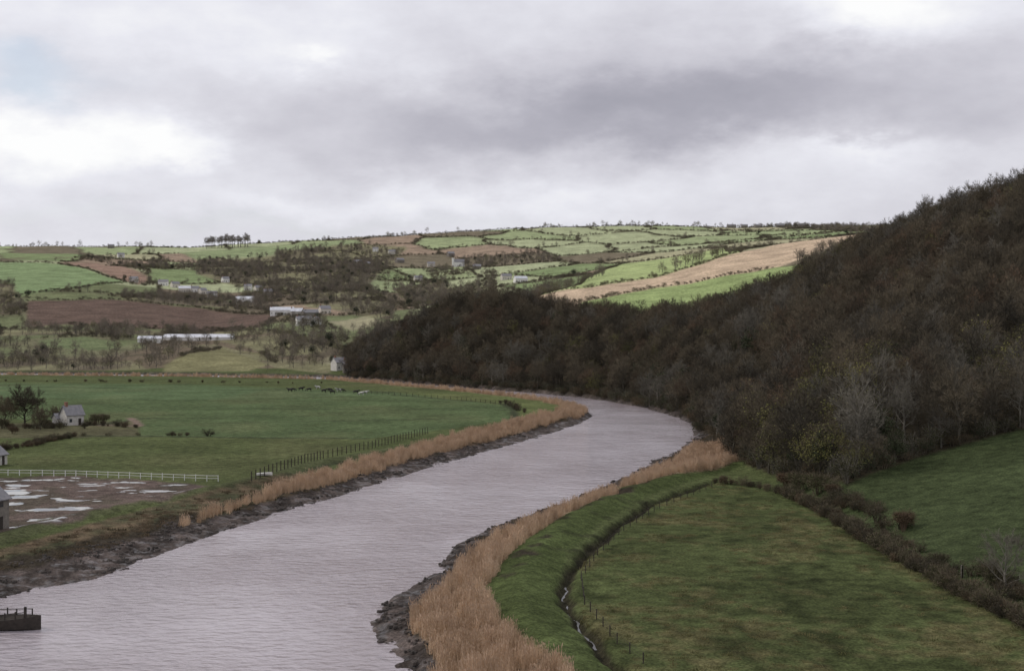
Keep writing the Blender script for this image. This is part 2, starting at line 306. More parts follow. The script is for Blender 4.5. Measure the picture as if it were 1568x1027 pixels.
for (ax,ay),(bx,by) in zip(ditch[4:-3],ditch[5:-2]):
    for t in np.linspace(0,1,12,endpoint=False): dp.append((ax+(bx-ax)*t,ay+(by-ay)*t))
def dfix(x,y): return x-float(fbm(np.array([x/5]),np.array([y/5]),33)[0])*2.2
for k_,(x,y) in enumerate(dp):
    if k_<len(dp)-1: tx,ty=dp[k_+1][0]-x,dp[k_+1][1]-y
    n_=math.hypot(tx,ty) or 1; w=.11+.06*math.sin(k_*1.7); x=dfix(x,y)
    v+=[(x-ty/n_*w,y+tx/n_*w,.70),(x+ty/n_*w,y-tx/n_*w,.70)]
    if k_: a=2*k_; f_.append((a-2,a-1,a+1,a))
mw=simple('ditch_water',(.09,.085,.08),.3,spec=.3)
meshobj('ditch_stream',v,f_,mw)
# ------------------------------------------------------------------ vegetation prototypes
def perp(d):
    a=Vector((0,0,1)) if abs(d.z)<.9 else Vector((1,0,0)); u=d.cross(a).normalized(); return u,d.cross(u).normalized()
class MB:
    def __init__(s): s.v=[];s.f=[];s.m=[]
    def tube(s,pts,rs,n=4,mi=0):
        base=len(s.v)
        for k_,p in enumerate(pts):
            d=(pts[min(k_+1,len(pts)-1)]-pts[max(k_-1,0)]).normalized(); u,w=perp(d)
            for j in range(n):
                a=2*math.pi*j/n; s.v.append(tuple(p+u*math.cos(a)*rs[k_]+w*math.sin(a)*rs[k_]))
        for k_ in range(len(pts)-1):
            for j in range(n):
                a=base+k_*n+j; b_=base+k_*n+(j+1)%n; s.f.append((a,b_,b_+n,a+n)); s.m.append(mi)
    def tri(s,a,b_,c,mi=1):
        n=len(s.v); s.v+=[tuple(a),tuple(b_),tuple(c)]; s.f.append((n,n+1,n+2)); s.m.append(mi)
    def quad(s,p,u,w,mi=1):
        n=len(s.v); s.v+=[tuple(p-u-w*.2),tuple(p+w*-1),tuple(p+u*.9+w*.2),tuple(p+w)]; s.f.append((n,n+1,n+2,n+3)); s.m.append(mi)
    def box(s,x0,x1,y0,y1,z0,z1,mi=0):
        n=len(s.v); s.v+=[(x0,y0,z0),(x1,y0,z0),(x1,y1,z0),(x0,y1,z0),(x0,y0,z1),(x1,y0,z1),(x1,y1,z1),(x0,y1,z1)]
        for q_ in [(0,3,2,1),(4,5,6,7),(0,1,5,4),(1,2,6,5),(2,3,7,6),(3,0,4,7)]: s.f.append(tuple(n+a for a in q_)); s.m.append(mi)
    def obj(s,name,mats,ln=False): return meshobj(name,s.v,s.f,mats,s.m,ln=ln)
def rv(R): return Vector((R.uniform(-1,1),R.uniform(-1,1),R.uniform(-1,1)))
def tree(name,seed,h,cr,base,mats,twigs=900,tw=.06,tl=1.1,leaf=0,leafs=.3,limbs=12,ln=False,up=.5,dome=0):
    R=random.Random(seed); B=MB(); tr=h*.022+.05
    p=Vector((0,0,-.5)); tp=[p]; n=6
    for k_ in range(1,n+1): tp.append(Vector((R.uniform(-.25,.25)*k_*.4,R.uniform(-.25,.25)*k_*.4,h*.82*k_/n)))
    B.tube(tp,[tr*(1-.85*k_/n) for k_ in range(n+1)],5,0)
    tips=[]
    for l in range(limbs):
        t=base+(0.97-base)*((l+R.random()*.6)/limbs); z=t*n; k_=min(int(z),n-1); s0=tp[k_].lerp(tp[k_+1],z-k_)
        a=l*2.4+R.uniform(-.4,.4); rel=(t-base)/(1-base); ln_=cr*(0.65+.45*math.sin(math.pi*min(1,rel*.9+.2)))*R.uniform(.75,1.1)
        d=Vector((math.cos(a),math.sin(a),up+rel*.9)).normalized(); pts=[s0]
        for s_ in range(3): d=(d+rv(R)*.22+Vector((0,0,.1))).normalized(); pts.append(pts[-1]+d*ln_/3)
        r0=tr*.42*(1-rel*.5); B.tube(pts,[r0,r0*.7,r0*.45,r0*.15],3,0)
        for s_ in range(5):
            t2=R.uniform(.35,1)*3; q_=min(int(t2),2); s1=pts[q_].lerp(pts[q_+1],t2-q_); d2=(d+rv(R)*.9+Vector((0,0,.25))).normalized(); e=s1+d2*ln_*R.uniform(.25,.5)
            B.tube([s1,(s1+e)*.5+rv(R)*.12,e],[r0*.38,r0*.25,r0*.07],3,0); tips.append((s1,e,d2))
    for t_ in range(twigs):
        a,e,d=R.choice(tips); s0=a.lerp(e,R.uniform(.2,1.0))+rv(R)*.12; d2=(d+rv(R)*1.0+Vector((0,0,.25))).normalized(); l_=tl*R.uniform(.5,1.2); u,w=perp(d2)
        o_=u*math.cos(t_)+w*math.sin(t_); B.tri(s0-o_*tw*.5,s0+o_*tw*.5,s0+d2*l_+rv(R)*.1,1)
    # fine outer twigs: the crown is several rounded billows, each a spray of twigs pointing outwards
    lob=[(Vector((0,0,h*.72)),cr*.62)]+[(Vector((math.cos(a_*1.26+.3)*cr*.5,math.sin(a_*1.26+.3)*cr*.5,h*R.uniform(.42,.66))),cr*R.uniform(.42,.6)) for a_ in range(5)]
    for t_ in range(dome):
        c,r=R.choice(lob); d=rv(R).normalized(); d.z=abs(d.z) if R.random()<.75 else d.z; s0=c+d*r*R.uniform(.5,.95); d2=(d*1.2+rv(R)*.8+Vector((0,0,.3))).normalized(); u,w=perp(d2); o_=u*math.cos(t_)+w*math.sin(t_)
        B.tri(s0-o_*tw*.6,s0+o_*tw*.6,s0+d2*tl*.75*R.uniform(.5,1.1),1)
    for t_ in range(leaf):
        if dome: c,r=R.choice(lob); s0=c+rv(R).normalized()*r*R.uniform(.6,1.15)
        else: a,e,d=R.choice(tips); s0=a.lerp(e,R.uniform(.3,1.15))+rv(R)*.7
        u=rv(R).normalized(); w=u.cross(rv(R)).normalized(); B.quad(s0,u*leafs*R.uniform(.5,1),w*leafs*R.uniform(.4,.8),2)
    return B.obj(name,mats,ln)
def bush(name,seed,h,w,mats,n=500,ls=.16,stems=10):
    R=random.Random(seed); B=MB(); lob=[(Vector((R.uniform(-.5,.5)*w,R.uniform(-.5,.5)*w,h*R.uniform(.3,.68))),R.uniform(.3,.5)*w) for _ in range(7)]
    for s_ in range(stems):
        c,r=R.choice(lob); B.tube([Vector((c.x*.3,c.y*.3,-.3)),c*.6+rv(R)*.1,c+rv(R)*r*.8+Vector((0,0,h*.2))],[.06,.04,.015],3,0)
    for _ in range(n):
        c,r=R.choice(lob); d=rv(R).normalized(); p=c+Vector((d.x,d.y,d.z*.8))*r*R.uniform(.45,1.12); p.z=max(p.z,.02)
        u=rv(R).normalized(); w_=u.cross(rv(R)).normalized()
        if R.random()<.55: B.quad(p,u*ls*R.uniform(.6,1.2),w_*ls*R.uniform(.3,.8),1)
        else: B.tri(p-u*.03,p+u*.03,p+(d+rv(R)*.6+Vector((0,0,.4)))*ls*3,0)
    return B.obj(name,mats)
def reed(name,seed,mats,n=80,h=2.3,r=.7):
    R=random.Random(seed); B=MB()
    for _ in range(n):
        a=R.random()*6.3; rr=r*math.sqrt(R.random()); p=Vector((rr*math.cos(a),rr*math.sin(a),-.3)); hh_=h*R.uniform(.55,1.05); d=Vector((R.uniform(-.16,.16)+.06,R.uniform(-.16,.16),1)); t=p+d*hh_; u=Vector((math.cos(a*3),math.sin(a*3),0))
        B.tri(p-u*.035,p+u*.035,t,0)
        if R.random()<.6: B.quad(t-d*.12,d*.2,u*.05,1)
        if R.random()<.5: m_=p+d*hh_*.5; B.tri(m_-u*.02,m_+Vector((0,0,.05)),m_+Vector((R.uniform(-.4,.4),R.uniform(-.4,.4),.35)),0)
    return B.obj(name,mats)
bark=simple('bark',(.095,.084,.064),.95,.5,.1,col2=(.052,.047,.037)); bark_lt=simple('bark_grey',(.19,.175,.145),.95,.5,.1,col2=(.105,.098,.082))
tw1=simple('twigs_brown',(.155,.128,.088),.95,1,.05,col2=(.052,.046,.036)); tw2=simple('twigs_red',(.16,.112,.076),.95,1,.05,col2=(.075,.057,.042)); tw3=simple('twigs_grey',(.17,.155,.125),.95,1,.05,col2=(.088,.08,.066))
twl=simple('twigs_pale_haze_tint',(.25,.22,.17),.95,1,.05,col2=(.145,.126,.10)); tf1=simple('twigs_haze_tint',(.205,.172,.14),.95,1,.05,col2=(.115,.097,.08)); fol=simple('leaf_olive_haze_tint',(.22,.21,.115),.95,1,.05,col2=(.135,.13,.075)); fev=simple('leaf_evergreen_haze_tint',(.055,.065,.043),.95,1,.05,col2=(.04,.045,.032))  # far-tree twigs and leaves, lightened to put aerial haze into their base colour
lf_ol=simple('leaf_olive',(.235,.225,.075),.9,1,.1,col2=(.105,.105,.04)); lf_ev=simple('leaf_evergreen',(.05,.06,.028),.8,1,.2,col2=(.028,.038,.018)); lf_br=simple('leaf_dead_brown',(.155,.095,.055),.9,1,.1,col2=(.075,.055,.037)); lf_gr=simple('leaf_hedge',(.07,.073,.034),.9,1,.1,col2=(.045,.04,.024))
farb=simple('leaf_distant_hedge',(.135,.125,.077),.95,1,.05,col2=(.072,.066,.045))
rd1=simple('reed_stem',(.64,.475,.325),.9,1,.1,col2=(.43,.31,.205)); rd2=simple('reed_plume',(.52,.38,.27),.9,1,.1,col2=(.38,.27,.185))
W=[tree('wood_tree_a',1,12,4.6,.15,[bark,tw1,lf_br],twigs=500,dome=1300,tw=.07),tree('wood_tree_b',2,13,4.2,.2,[bark,tw1,lf_br],twigs=500,dome=1300,tw=.07),tree('wood_tree_c',3,11,4.8,.12,[bark,tw2,lf_br],twigs=400,dome=1200,leaf=100,leafs=.2,tw=.07),
   tree('wood_tree_d',4,12.5,4.2,.25,[bark_lt,tw3,lf_br],twigs=500,dome=1100,tw=.07),tree('wood_tree_e',5,11,4.4,.15,[bark,tw1,lf_ol],twigs=300,dome=700,leaf=800,leafs=.2,tw=.07),tree('wood_tree_f',6,10,3.6,.1,[bark,tw1,lf_ev],twigs=200,dome=300,leaf=1200,leafs=.27)]
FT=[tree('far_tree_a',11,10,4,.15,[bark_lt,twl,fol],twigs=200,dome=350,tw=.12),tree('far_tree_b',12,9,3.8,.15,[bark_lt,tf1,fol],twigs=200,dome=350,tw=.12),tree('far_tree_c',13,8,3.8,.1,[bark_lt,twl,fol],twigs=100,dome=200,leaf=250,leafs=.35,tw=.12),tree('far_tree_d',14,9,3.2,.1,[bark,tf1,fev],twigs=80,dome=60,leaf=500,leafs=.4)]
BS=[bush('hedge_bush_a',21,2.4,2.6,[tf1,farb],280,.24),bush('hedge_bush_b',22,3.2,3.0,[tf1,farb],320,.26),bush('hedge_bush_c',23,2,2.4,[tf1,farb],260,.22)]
lf_hr=simple('leaf_bramble',(.105,.07,.042),.9,1,.1,col2=(.06,.052,.03))
BN=[bush('bramble_a',31,1.7,1.8,[tw1,lf_hr],900,.09,24),bush('bramble_b',32,2.0,1.9,[tw1,lf_gr],1000,.09,24),bush('bramble_c',33,1.5,1.6,[tw1,lf_hr],800,.08,30)]
RD=[reed('reed_clump_a',41,[rd1,rd2]),reed('reed_clump_b',42,[rd1,rd2],60,2.0,.8),reed('reed_clump_c',43,[rd1,rd2],90,2.6,.6)]
tf=simple('tussock_blade',(.21,.18,.09),.95,1,.05,col2=(.09,.10,.04)); tfd=simple('bank_grass_blade',(.20,.15,.10),.95,1,.05,col2=(.075,.065,.04))
TF=[reed('grass_tussock_a',51,[tf,tf],40,.42,.35),reed('grass_tussock_b',52,[tf,tf],30,.32,.45)]
TD=[reed('bank_tuft_a',53,[tfd,tfd],40,.6,.5),reed('bank_tuft_b',54,[tfd,tfd],34,.45,.6)]
def scatter(name,x,y,protos,idx,smin,smax,dz=-.1,pw=1.0):
    x=np.asarray(x);y=np.asarray(y);n=len(x); z=look(Z,x,y)+dz
    me=bpy.data.meshes.new(name); me.vertices.add(n); me.vertices.foreach_set('co',np.stack([x,y,z],-1).astype(np.float32).ravel())
    rot=np.zeros((n,3),np.float32); rot[:,2]=rng.random(n)*6.283; rot[:,:2]=rng.normal(0,.04,(n,2))
    me.attributes.new('rot','FLOAT_VECTOR','POINT').data.foreach_set('vector',rot.ravel())
    s=smin+(smax-smin)*rng.random(n)**pw; sv=np.stack([s*rng.uniform(.85,1.15,n),s*rng.uniform(.85,1.15,n),s*rng.uniform(.9,1.1,n)],-1).astype(np.float32)
    me.attributes.new('scl','FLOAT_VECTOR','POINT').data.foreach_set('vector',sv.ravel())
    me.attributes.new('idx','INT','POINT').data.foreach_set('value',np.asarray(idx,np.int32))
    o=link(bpy.data.objects.new(name,me)); col=bpy.data.collections.new(name+'_kinds')
    for p in protos: col.objects.link(p)
    g=bpy.data.node_groups.new(name+'_scatter','GeometryNodeTree'); g.interface.new_socket('Geometry',in_out='INPUT',socket_type='NodeSocketGeometry'); g.interface.new_socket('Geometry',in_out='OUTPUT',socket_type='NodeSocketGeometry')
    n_=g.nodes; gi_=n_.new('NodeGroupInput'); go=n_.new('NodeGroupOutput'); ip=n_.new('GeometryNodeInstanceOnPoints'); ci=n_.new('GeometryNodeCollectionInfo'); ci.inputs['Collection'].default_value=col; ci.inputs['Separate Children'].default_value=True; ci.inputs['Reset Children'].default_value=True
    def na(nm,ty):
        a=n_.new('GeometryNodeInputNamedAttribute'); a.data_type=ty; a.inputs['Name'].default_value=nm; return a.outputs['Attribute']
    l=g.links; l.new(gi_.outputs[0],ip.inputs['Points']); l.new(ci.outputs[0],ip.inputs['Instance']); ip.inputs['Pick Instance'].default_value=True
    l.new(na('idx','INT'),ip.inputs['Instance Index']); l.new(na('rot','FLOAT_VECTOR'),ip.inputs['Rotation']); l.new(na('scl','FLOAT_VECTOR'),ip.inputs['Scale']); l.new(ip.outputs[0],go.inputs[0])
    md=o.modifiers.new('scatter','NODES'); md.node_group=g; return o
def jgrid(x0,x1,y0,y1,s):
    a,b_=np.meshgrid(np.arange(x0,x1,s),np.arange(y0,y1,s)); a=a.ravel()+rng.uniform(-.5,.5,a.size)*s*1.0; b_=b_.ravel()+rng.uniform(-.5,.5,b_.size)*s*1.0
    return a,b_
def inview(x,y,m=120):
    px=x/y*F+CX; return (px>-m)&(px<1568+m)
# woodland on the right hill
x,y=jgrid(-140,520,240,930,4.9); k=inview(x,y,240); x,y=x[k],y[k]; dr,ls=riverinfo(x,y); k=woodmask(x,y,dr,ls)&(dr>2.5); x,y,dr=x[k],y[k],dr[k]
px=x/y*F+CX; hN=fbm(x/55,y/55,81); r=rng.random(len(x)); idx=rng.choice([0,1,2],len(x),p=[.50,.42,.08])
gN=fbm(x/35,y/35,83); idx=np.where(rng.random(len(x))<np.clip(.10+gN*2.5,0.04,.6),3,idx)
rN_=fbm(x/28,y/28,85); idx=np.where(rng.random(len(x))<np.clip(rN_*3-.3,0,.5),2,idx)
ol=(r<.06+.9*np.clip(hN*4.5,0,1)*np.clip((px-850)/350,0,1)); idx=np.where(ol&(rng.random(len(x))<.7),4,idx); idx=np.where(rng.random(len(x))<.045,5,idx)
scatter('woodland_trees',x,y,W,idx,.55,1.25); nw=len(x)
x,y=jgrid(-140,300,240,930,2.2); k=inview(x,y,150); x,y=x[k],y[k]; dr,ls=riverinfo(x,y); px=x/y*F+CX
k=woodmask(x,y,dr,ls)&(((y<knotD(px,1)+9)&(px>1040))|((y>420)&(dr<9)&(~ls))); x,y=x[k],y[k]; k=rng.random(len(x))<.7; x,y=x[k],y[k]
UN=[bush('understorey_a',35,3.2,3.0,[tw1,lf_hr],600,.14,20),bush('understorey_b',36,3.6,3.0,[tw3,lf_gr],600,.15,20),bush('understorey_c',37,2.6,2.6,[tw1,lf_ev],600,.14,20)]
scatter('woodland_understorey',x,y,UN,rng.choice([0,1,2],len(x),p=[.35,.4,.25]),.6,1.3)
# distant trees: woods in the side valleys, clumps in the hedgerows
xs,ys=[],[]
for v_ in valleyW:
    a=np.array(v_); x,y=jgrid(a[:,0].min(),a[:,0].max(),a[:,1].min(),a[:,1].max(),8.5); k=inpoly(x,y,v_)&(rng.random(len(x))<.5+3.5*fbm(x/30,y/50,27)); xs.append(x[k]);ys.append(y[k])
x,y=jgrid(-700,900,880,3050,10); k=inview(x,y,60); x,y=x[k],y[k]; i_,e_=farfield(x,y); sp=look(SPEC.astype(float),x,y)>.3; wm=woodmask(x,y); px=x/y*F+CX
sc=fbm(x/45,y/70,25); cl=fbm(x/60,y/60,26)
k=(~sp)&(~wm)&((((i_>.93)&(rng.random(len(x))<.8)))|((e_<3.5)&(rng.random(len(x))<np.clip(.25+cl*3,0,.9)))|((sc>.09)&(px<760)&(y<2300)&(rng.random(len(x))<.7)))&(y>knotD(px,0)+10)&(y>knotD(px,3)); xs.append(x[k]);ys.append(y[k])
x,y=jgrid(-700,0,880,1250,8); k=inview(x,y,60)&(rng.random(len(x))<.5)&(fbm(x/30,y/30,29)>.02)&(~(look(SPEC.astype(float),x,y)>.3)); x,y=x[k],y[k]; px=x/y*F+CX; k=(y>knotD(px,0)+8)&(px<600); xs.append(x[k]);ys.append(y[k])
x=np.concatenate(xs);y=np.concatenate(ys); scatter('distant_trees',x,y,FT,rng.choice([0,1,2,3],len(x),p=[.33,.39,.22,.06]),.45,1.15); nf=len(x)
x,y=jgrid(-700,900,880,3050,4.0); k=inview(x,y,60); x,y=x[k],y[k]; i_,e_=farfield(x,y); sp=look(SPEC.astype(float),x,y)>.3; px=x/y*F+CX; sc=fbm(x/45,y/70,25); k=((e_<3.4)|((sc>.09)&(px<760)&(y<2300)&(rng.random(len(x))<.3)))&(~sp)&(~woodmask(x,y))&(y>knotD(px,0)+10)&(y>knotD(px,3)); x,y=x[k],y[k]
def along(pl,step,j=.5):
    X_=[];Y_=[]
    for (ax,ay),(bx,by) in zip(pl[:-1],pl[1:]):
        n=max(1,int(math.hypot(bx-ax,by-ay)/step))
        for t in range(n): X_.append(ax+(bx-ax)*t/n+random.uniform(-j,j)); Y_.append(ay+(by-ay)*t/n+random.uniform(-j,j))
    return np.array(X_),np.array(Y_)
for l in [G1+[G1[0]],[(40,461),(180,459),(300,470),(430,482),(400,501),(250,504),(100,497)],[(-60,398),(90,404),(195,432),(120,441),(-60,460)],[(275,546),(340,533)],[(400,541),(422,556)],[(-60,374),(150,377),(300,378),(420,371),(520,365),(620,360),(700,352),(850,347),(1000,345),(1300,346)],[(890,463),(1000,441),(1190,409)]]:
    a,b_=along(GP(l),3.4,1.4); x=np.concatenate([x,a]); y=np.concatenate([y,b_])
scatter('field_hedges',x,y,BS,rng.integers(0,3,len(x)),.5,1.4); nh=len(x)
xs,ys=[],[]
for l,st,cut in [([(-60,372),(30,374),(100,376)],8,-.05),([(120,378),(250,378)],9,.0),([(380,374),(600,362)],10,.09),([(600,362),(760,352),(900,347)],9,.05),([(900,347),(1100,347)],9,.0),([(1100,347),(1340,345)],9,.02),([(1008,420),(1060,405),(1132,384)],6,-.5),([(810,462),(870,440),(930,420)],6,-.5),([(930,470),(1000,455)],40,-.5)]:
    a,b_=along(GP(l),st,6); kk=fbm(a/35,b_/35,97)>cut; xs.append(a[kk]);ys.append(b_[kk])
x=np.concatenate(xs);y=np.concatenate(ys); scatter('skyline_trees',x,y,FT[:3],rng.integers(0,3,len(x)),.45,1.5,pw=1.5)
BC=[tree('beech_a',61,24,6,.55,[bark_lt,tf1,lf_br],twigs=500,tw=.2,tl=1.8,limbs=14,up=.8,dome=500),tree('beech_b',62,22,6,.55,[bark_lt,tf1,lf_br],twigs=500,tw=.2,tl=1.8,limbs=14,up=.8,dome=500)]
gx,gy=G(349,379); x=[];y=[]
for i in range(26): x.append(gx+(i%13-6)*6.2+random.uniform(-1.5,1.5)); y.append(gy-8+(i//13)*13+random.uniform(-3,3))
scatter('beech_clump',x,y,BC,[i%2 for i in range(26)],.9,1.05)
# reeds
x,y=jgrid(-420,80,120,850,.95); px=x/y*F+CX; k=(px>-60)&(px<1200); x,y=x[k],y[k]; k=reedmask(x,y); x,y=x[k],y[k]; k=(y<520)|(rng.random(len(x))<.5); x,y=x[k],y[k]
k=(fbm(x/2.5,y/2.5,91)>-.14); x,y=x[k],y[k]; scatter('reed_bed',x,y,RD,rng.integers(0,3,len(x)),.45,1.1); nre=len(x)
x,y=jgrid(-90,110,130,300,.9); k=inview(x,y,20); x,y=x[k],y[k]; m_=look(RF.astype(float),x,y)>.5; mt=fbm(x/6,y/9,41)+fbm(x/1.5,y/1.5,43)*.8
k=(m_&(mt>.08)); x,y=x[k],y[k]
scatter('grass_tussocks',x,y,TF,rng.integers(0,2,len(x)),.5,1.5,-.02)
x,y=jgrid(-95,70,130,480,.8); k=inview(x,y,20); x,y=x[k],y[k]; dr,ls=riverinfo(x,y); z_=look(Z,x,y); n_=fbm(x/3,y/3,95)
k=(dr>1.5)&(((z_>.9)&(z_<1.65)&(dr<12)&(n_>-.02)&(rng.random(len(x))<.5))|(ls&(y<330)&(dr<18)&(dr>7)&(z_>.9)&(n_>.05)&(rng.random(len(x))<.45))); x,y=x[k],y[k]
scatter('bank_tufts',x,y,TD,rng.integers(0,2,len(x)),.5,1.4,-.05)
# mud clods, stones and stranded debris on the foreshore
mst=simple('foreshore_stone',(.075,.062,.054),.8,1,.3,col2=(.035,.03,.026)); ST=[]
for sd_ in range(3):
    R=random.Random(200+sd_); B=MB()
    for _ in range(9):
        c=Vector((R.uniform(-.8,.8),R.uniform(-.8,.8),0)); r=R.uniform(.1,.32); base=len(B.v); 
        ring=[(math.cos(a_*1.047)*r*R.uniform(.7,1.3),math.sin(a_*1.047)*r*R.uniform(.7,1.2)) for a_ in range(6)]
        for zz,sc_ in ((-.15,1.1),(r*.35,.9),(r*.6,.45)):
            for (a_,b_) in ring: B.v.append((c.x+a_*sc_,c.y+b_*sc_,zz+R.uniform(-.03,.03)))
        for l_ in range(2):
            for j in range(6): B.f.append((base+l_*6+j,base+l_*6+(j+1)%6,base+l_*6+6+(j+1)%6,base+l_*6+6+j)); B.m.append(0)
        B.f.append(tuple(base+12+j for j in range(6))); B.m.append(0)
    ST.append(B.obj('clods_%d'%sd_,[mst]))
x,y=jgrid(-95,60,130,420,1.1); k=inview(x,y,20); x,y=x[k],y[k]; dr,ls=riverinfo(x,y); z_=look(Z,x,y); k=(dr>.3)&(dr<14)&(z_<1.3)&(z_>-.1)&(fbm(x/4,y/4,99)>.02)&(rng.random(len(x))<.5); x,y=x[k],y[k]
scatter('foreshore_stones',x,y,ST,rng.integers(0,3,len(x)),.4,1.2,0)
# right-hand hedgerow, brambles, shrubs
xs,ys=[],[]
for l,st,j in [([(1205,757),(1260,785),(1330,828),(1400,868),(1480,912),(1568,955),(1640,1000)],.55,.8),([(1265,768),(1350,788)],.7,1.2),([(1420,868),(1470,880)],1.0,1.2),([(1500,880),(1568,925)],1.0,1.6),([(1205,757),(1150,745),(1085,737)],1.6,.6),([(1350,800),(1400,850)],2.5,1.5)]:
    a,b_=along(GP(l),st,j); xs.append(a);ys.append(b_)
x=np.concatenate(xs);y=np.concatenate(ys); scatter('hedgerow',x,y,BN,rng.choice([0,1,2],len(x),p=[.3,.45,.25]),.6,1.2)
xs,ys=[],[]
for l,st,j in [([(-60,700),(0,690),(60,680),(110,668)],.9,1.8),([(-20,655),(60,656),(110,655)],1.3,2.5),([(130,667),(250,667)],6,.6),([(255,667),(292,667)],1.3,.4),([(320,667),(370,667)],5,.5),([(130,650),(215,655)],1.8,1),([(-100,583),(200,585),(510,587)],9,4),([(800,632),(785,622),(765,616)],4,1)]:
    a,b_=along(GP(l),st,j); xs.append(a);ys.append(b_)
x=np.concatenate(xs);y=np.concatenate(ys); scatter('field_scrub',x,y,BN,rng.integers(0,3,len(x)),.4,1.2)
def place(o,px,py,s=1.0,dx=0,dy=0,zs=1.0):
    x,y=G(px,py); o.location=(x+dx,y+dy,H(x+dx,y+dy)-.1); o.scale=(s,s,s*zs)
def linked(o,name):
    c=bpy.data.objects.new(name,o.data); link(c); return c
T1=tree('bare_tree',71,10,5.2,.12,[bark,tw1,lf_gr],twigs=2600,tw=.06,leaf=900,leafs=.16,limbs=18,dome=4200)
T2=tree('bare_tree',75,9,4.6,.15,[bark_lt,tw3,lf_gr],twigs=2200,tw=.04,limbs=20,tl=1.0)
for (px,py,s,o,zs) in [(38,650,1.35,T1,.8),(8,652,.9,T1,.9),(62,658,.6,T1,1),(84,645,.45,T1,1),(1540,905,.75,T2,1)]: place(linked(o,'bare_tree'),px,py,s,zs=zs)
SH=bush('shrub',72,3.4,3.0,[tw1,lf_gr],2600,.12,40); SH2=bush('shrub_reddish',73,3.4,2.4,[tw2,lf_hr],2200,.11,50)
for (px,py,s,o) in [(148,650,1.1,SH),(160,648,1.0,SH),(1384,812,1.15,SH2),(1252,757,1.3,SH),(1225,752,1.2,SH),(1205,750,1.3,SH2),(1275,762,1.0,SH2),(1440,872,.75,SH),(1518,895,.8,SH),(5,656,1.0,SH),(70,655,.9,SH),(92,656,.6,SH),(130,656,.6,SH),(20,664,.8,SH2)]:
    c=linked(o,'shrub'); place(c,px,py,s)
# ------------------------------------------------------------------ buildings
white=simple('white_render',(.80,.79,.76),.8,noise=.5,nscale=.8,col2=(.66,.64,.60)); wwhite=simple('weathered_whitewash',(.60,.58,.54),.85,noise=.5,nscale=1.2,col2=(.42,.40,.36)); cream=simple('cream_render',(.62,.58,.51),.8,noise=.5,nscale=.8,col2=(.5,.47,.41)); stone=simple('stone_wall',(.24,.215,.185),.9,noise=.5,nscale=2,col2=(.16,.145,.125))
slate=simple('slate_roof',(.17,.17,.18),.6,noise=.5,nscale=1.5,col2=(.25,.24,.245)); sheetm=simple('pale_sheet_roof',(.68,.69,.72),.5,noise=.5,nscale=.4,col2=(.52,.53,.56)); glass=simple('window_glass',(.05,.055,.06),.1,spec=.6); wood_d=simple('weathered_wood',(.06,.05,.042),.9,noise=.5,nscale=3,col2=(.035,.03,.026)); wpaint=simple('white_paint',(.68,.68,.66),.6); brickm=simple('chimney_brick',(.3,.16,.11),.9,noise=.5,nscale=6,col2=(.2,.11,.08))
def house(name,x,y,w,d,h,rot,wall=white,roof=slate,rh=None,ch=1,rows=2,z=None):
    rh=rh or d*.38; e=bpy.data.objects.new(name,None); link(e); e.location=(x,y,(H(x,y) if z is None else z)); e.rotation_euler=(0,0,rot)
    def part(B,n,mats): o=B.obj(n,mats,True); o.parent=e; return o
    B=MB(); a=w/2;c=d/2; B.v=[(-a,-c,-1.5),(a,-c,-1.5),(a,c,-1.5),(-a,c,-1.5),(-a,-c,h),(a,-c,h),(a,c,h),(-a,c,h),(-a,0,h+rh),(a,0,h+rh)]
    B.f=[(0,1,5,4),(2,3,7,6),(1,2,6,9,5),(3,0,4,8,7)]; B.m=[0]*4; part(B,'walls',[wall])
    B=MB(); o=.35; t=.14; k_=rh/c
    for s in (-1,1):
        n=len(B.v); yo=s*(c+o); zo=h-o*k_
        B.v+=[(-a-o,yo,zo+.03),(a+o,yo,zo+.03),(a+o,0,h+rh+.03),(-a-o,0,h+rh+.03),(-a-o,yo,zo+t+.03),(a+o,yo,zo+t+.03),(a+o,0,h+rh+t+.03),(-a-o,0,h+rh+t+.03)]
        for q_ in [(0,1,2,3),(4,5,6,7),(0,1,5,4),(1,2,6,5),(3,0,4,7)]: B.f.append(tuple(n+b for b in q_)); B.m.append(0)
    part(B,'roof',[roof])
    if ch:
        B=MB(); 
        for s in ([-1] if ch==1 else [-1,1]): B.box(s*(a-.9)-.4,s*(a-.9)+.4,-.45,.45,h+rh-.9,h+rh+1.1); B.box(s*(a-.9)-.47,s*(a-.9)+.47,-.52,.52,h+rh+1.1,h+rh+1.22)
        part(B,'chimney',[brickm])
    B=MB(); nwn=max(2,int(w/2.8))
    for r_ in range(rows):
        for i in range(nwn):
            cx_=-a+w*(i+.5)/nwn+.25*math.sin(i*5.1+w); z0=.95+r_*2.6
            if z0+1.1>h: continue
            for s in (-1,1):
                if r_==0 and i==nwn//2: continue
                y0,y1=sorted((s*(c+.003),s*(c+.05))); B.box(cx_-.42,cx_+.42,y0,y1,z0,z0+1.05,0)
    if B.v: part(B,'windows',[glass])
    B=MB(); i=nwn//2; cx_=-a+w*(i+.5)/nwn; B.box(cx_-.45,cx_+.45,-c-.06,-c-.003,0,2.05); part(B,'door',[wood_d])
    return e
x,y=G(110,650); house('white_house',x,y,5.6,5.0,3.3,.75,wwhite,rows=1,rh=2.6); house('white_outbuilding',x-4.2,y+1.5,3.4,3.6,2.0,.75,wwhite,rows=0,ch=0)
x,y=G(-16,712); house('riverside_cottage',x,y,6,5,2.4,1.3,wwhite,rows=1)
x,y=G(-36,812); house('riverside_house',x,y,8,6,4.8,1.25,stone,rows=2,ch=1)
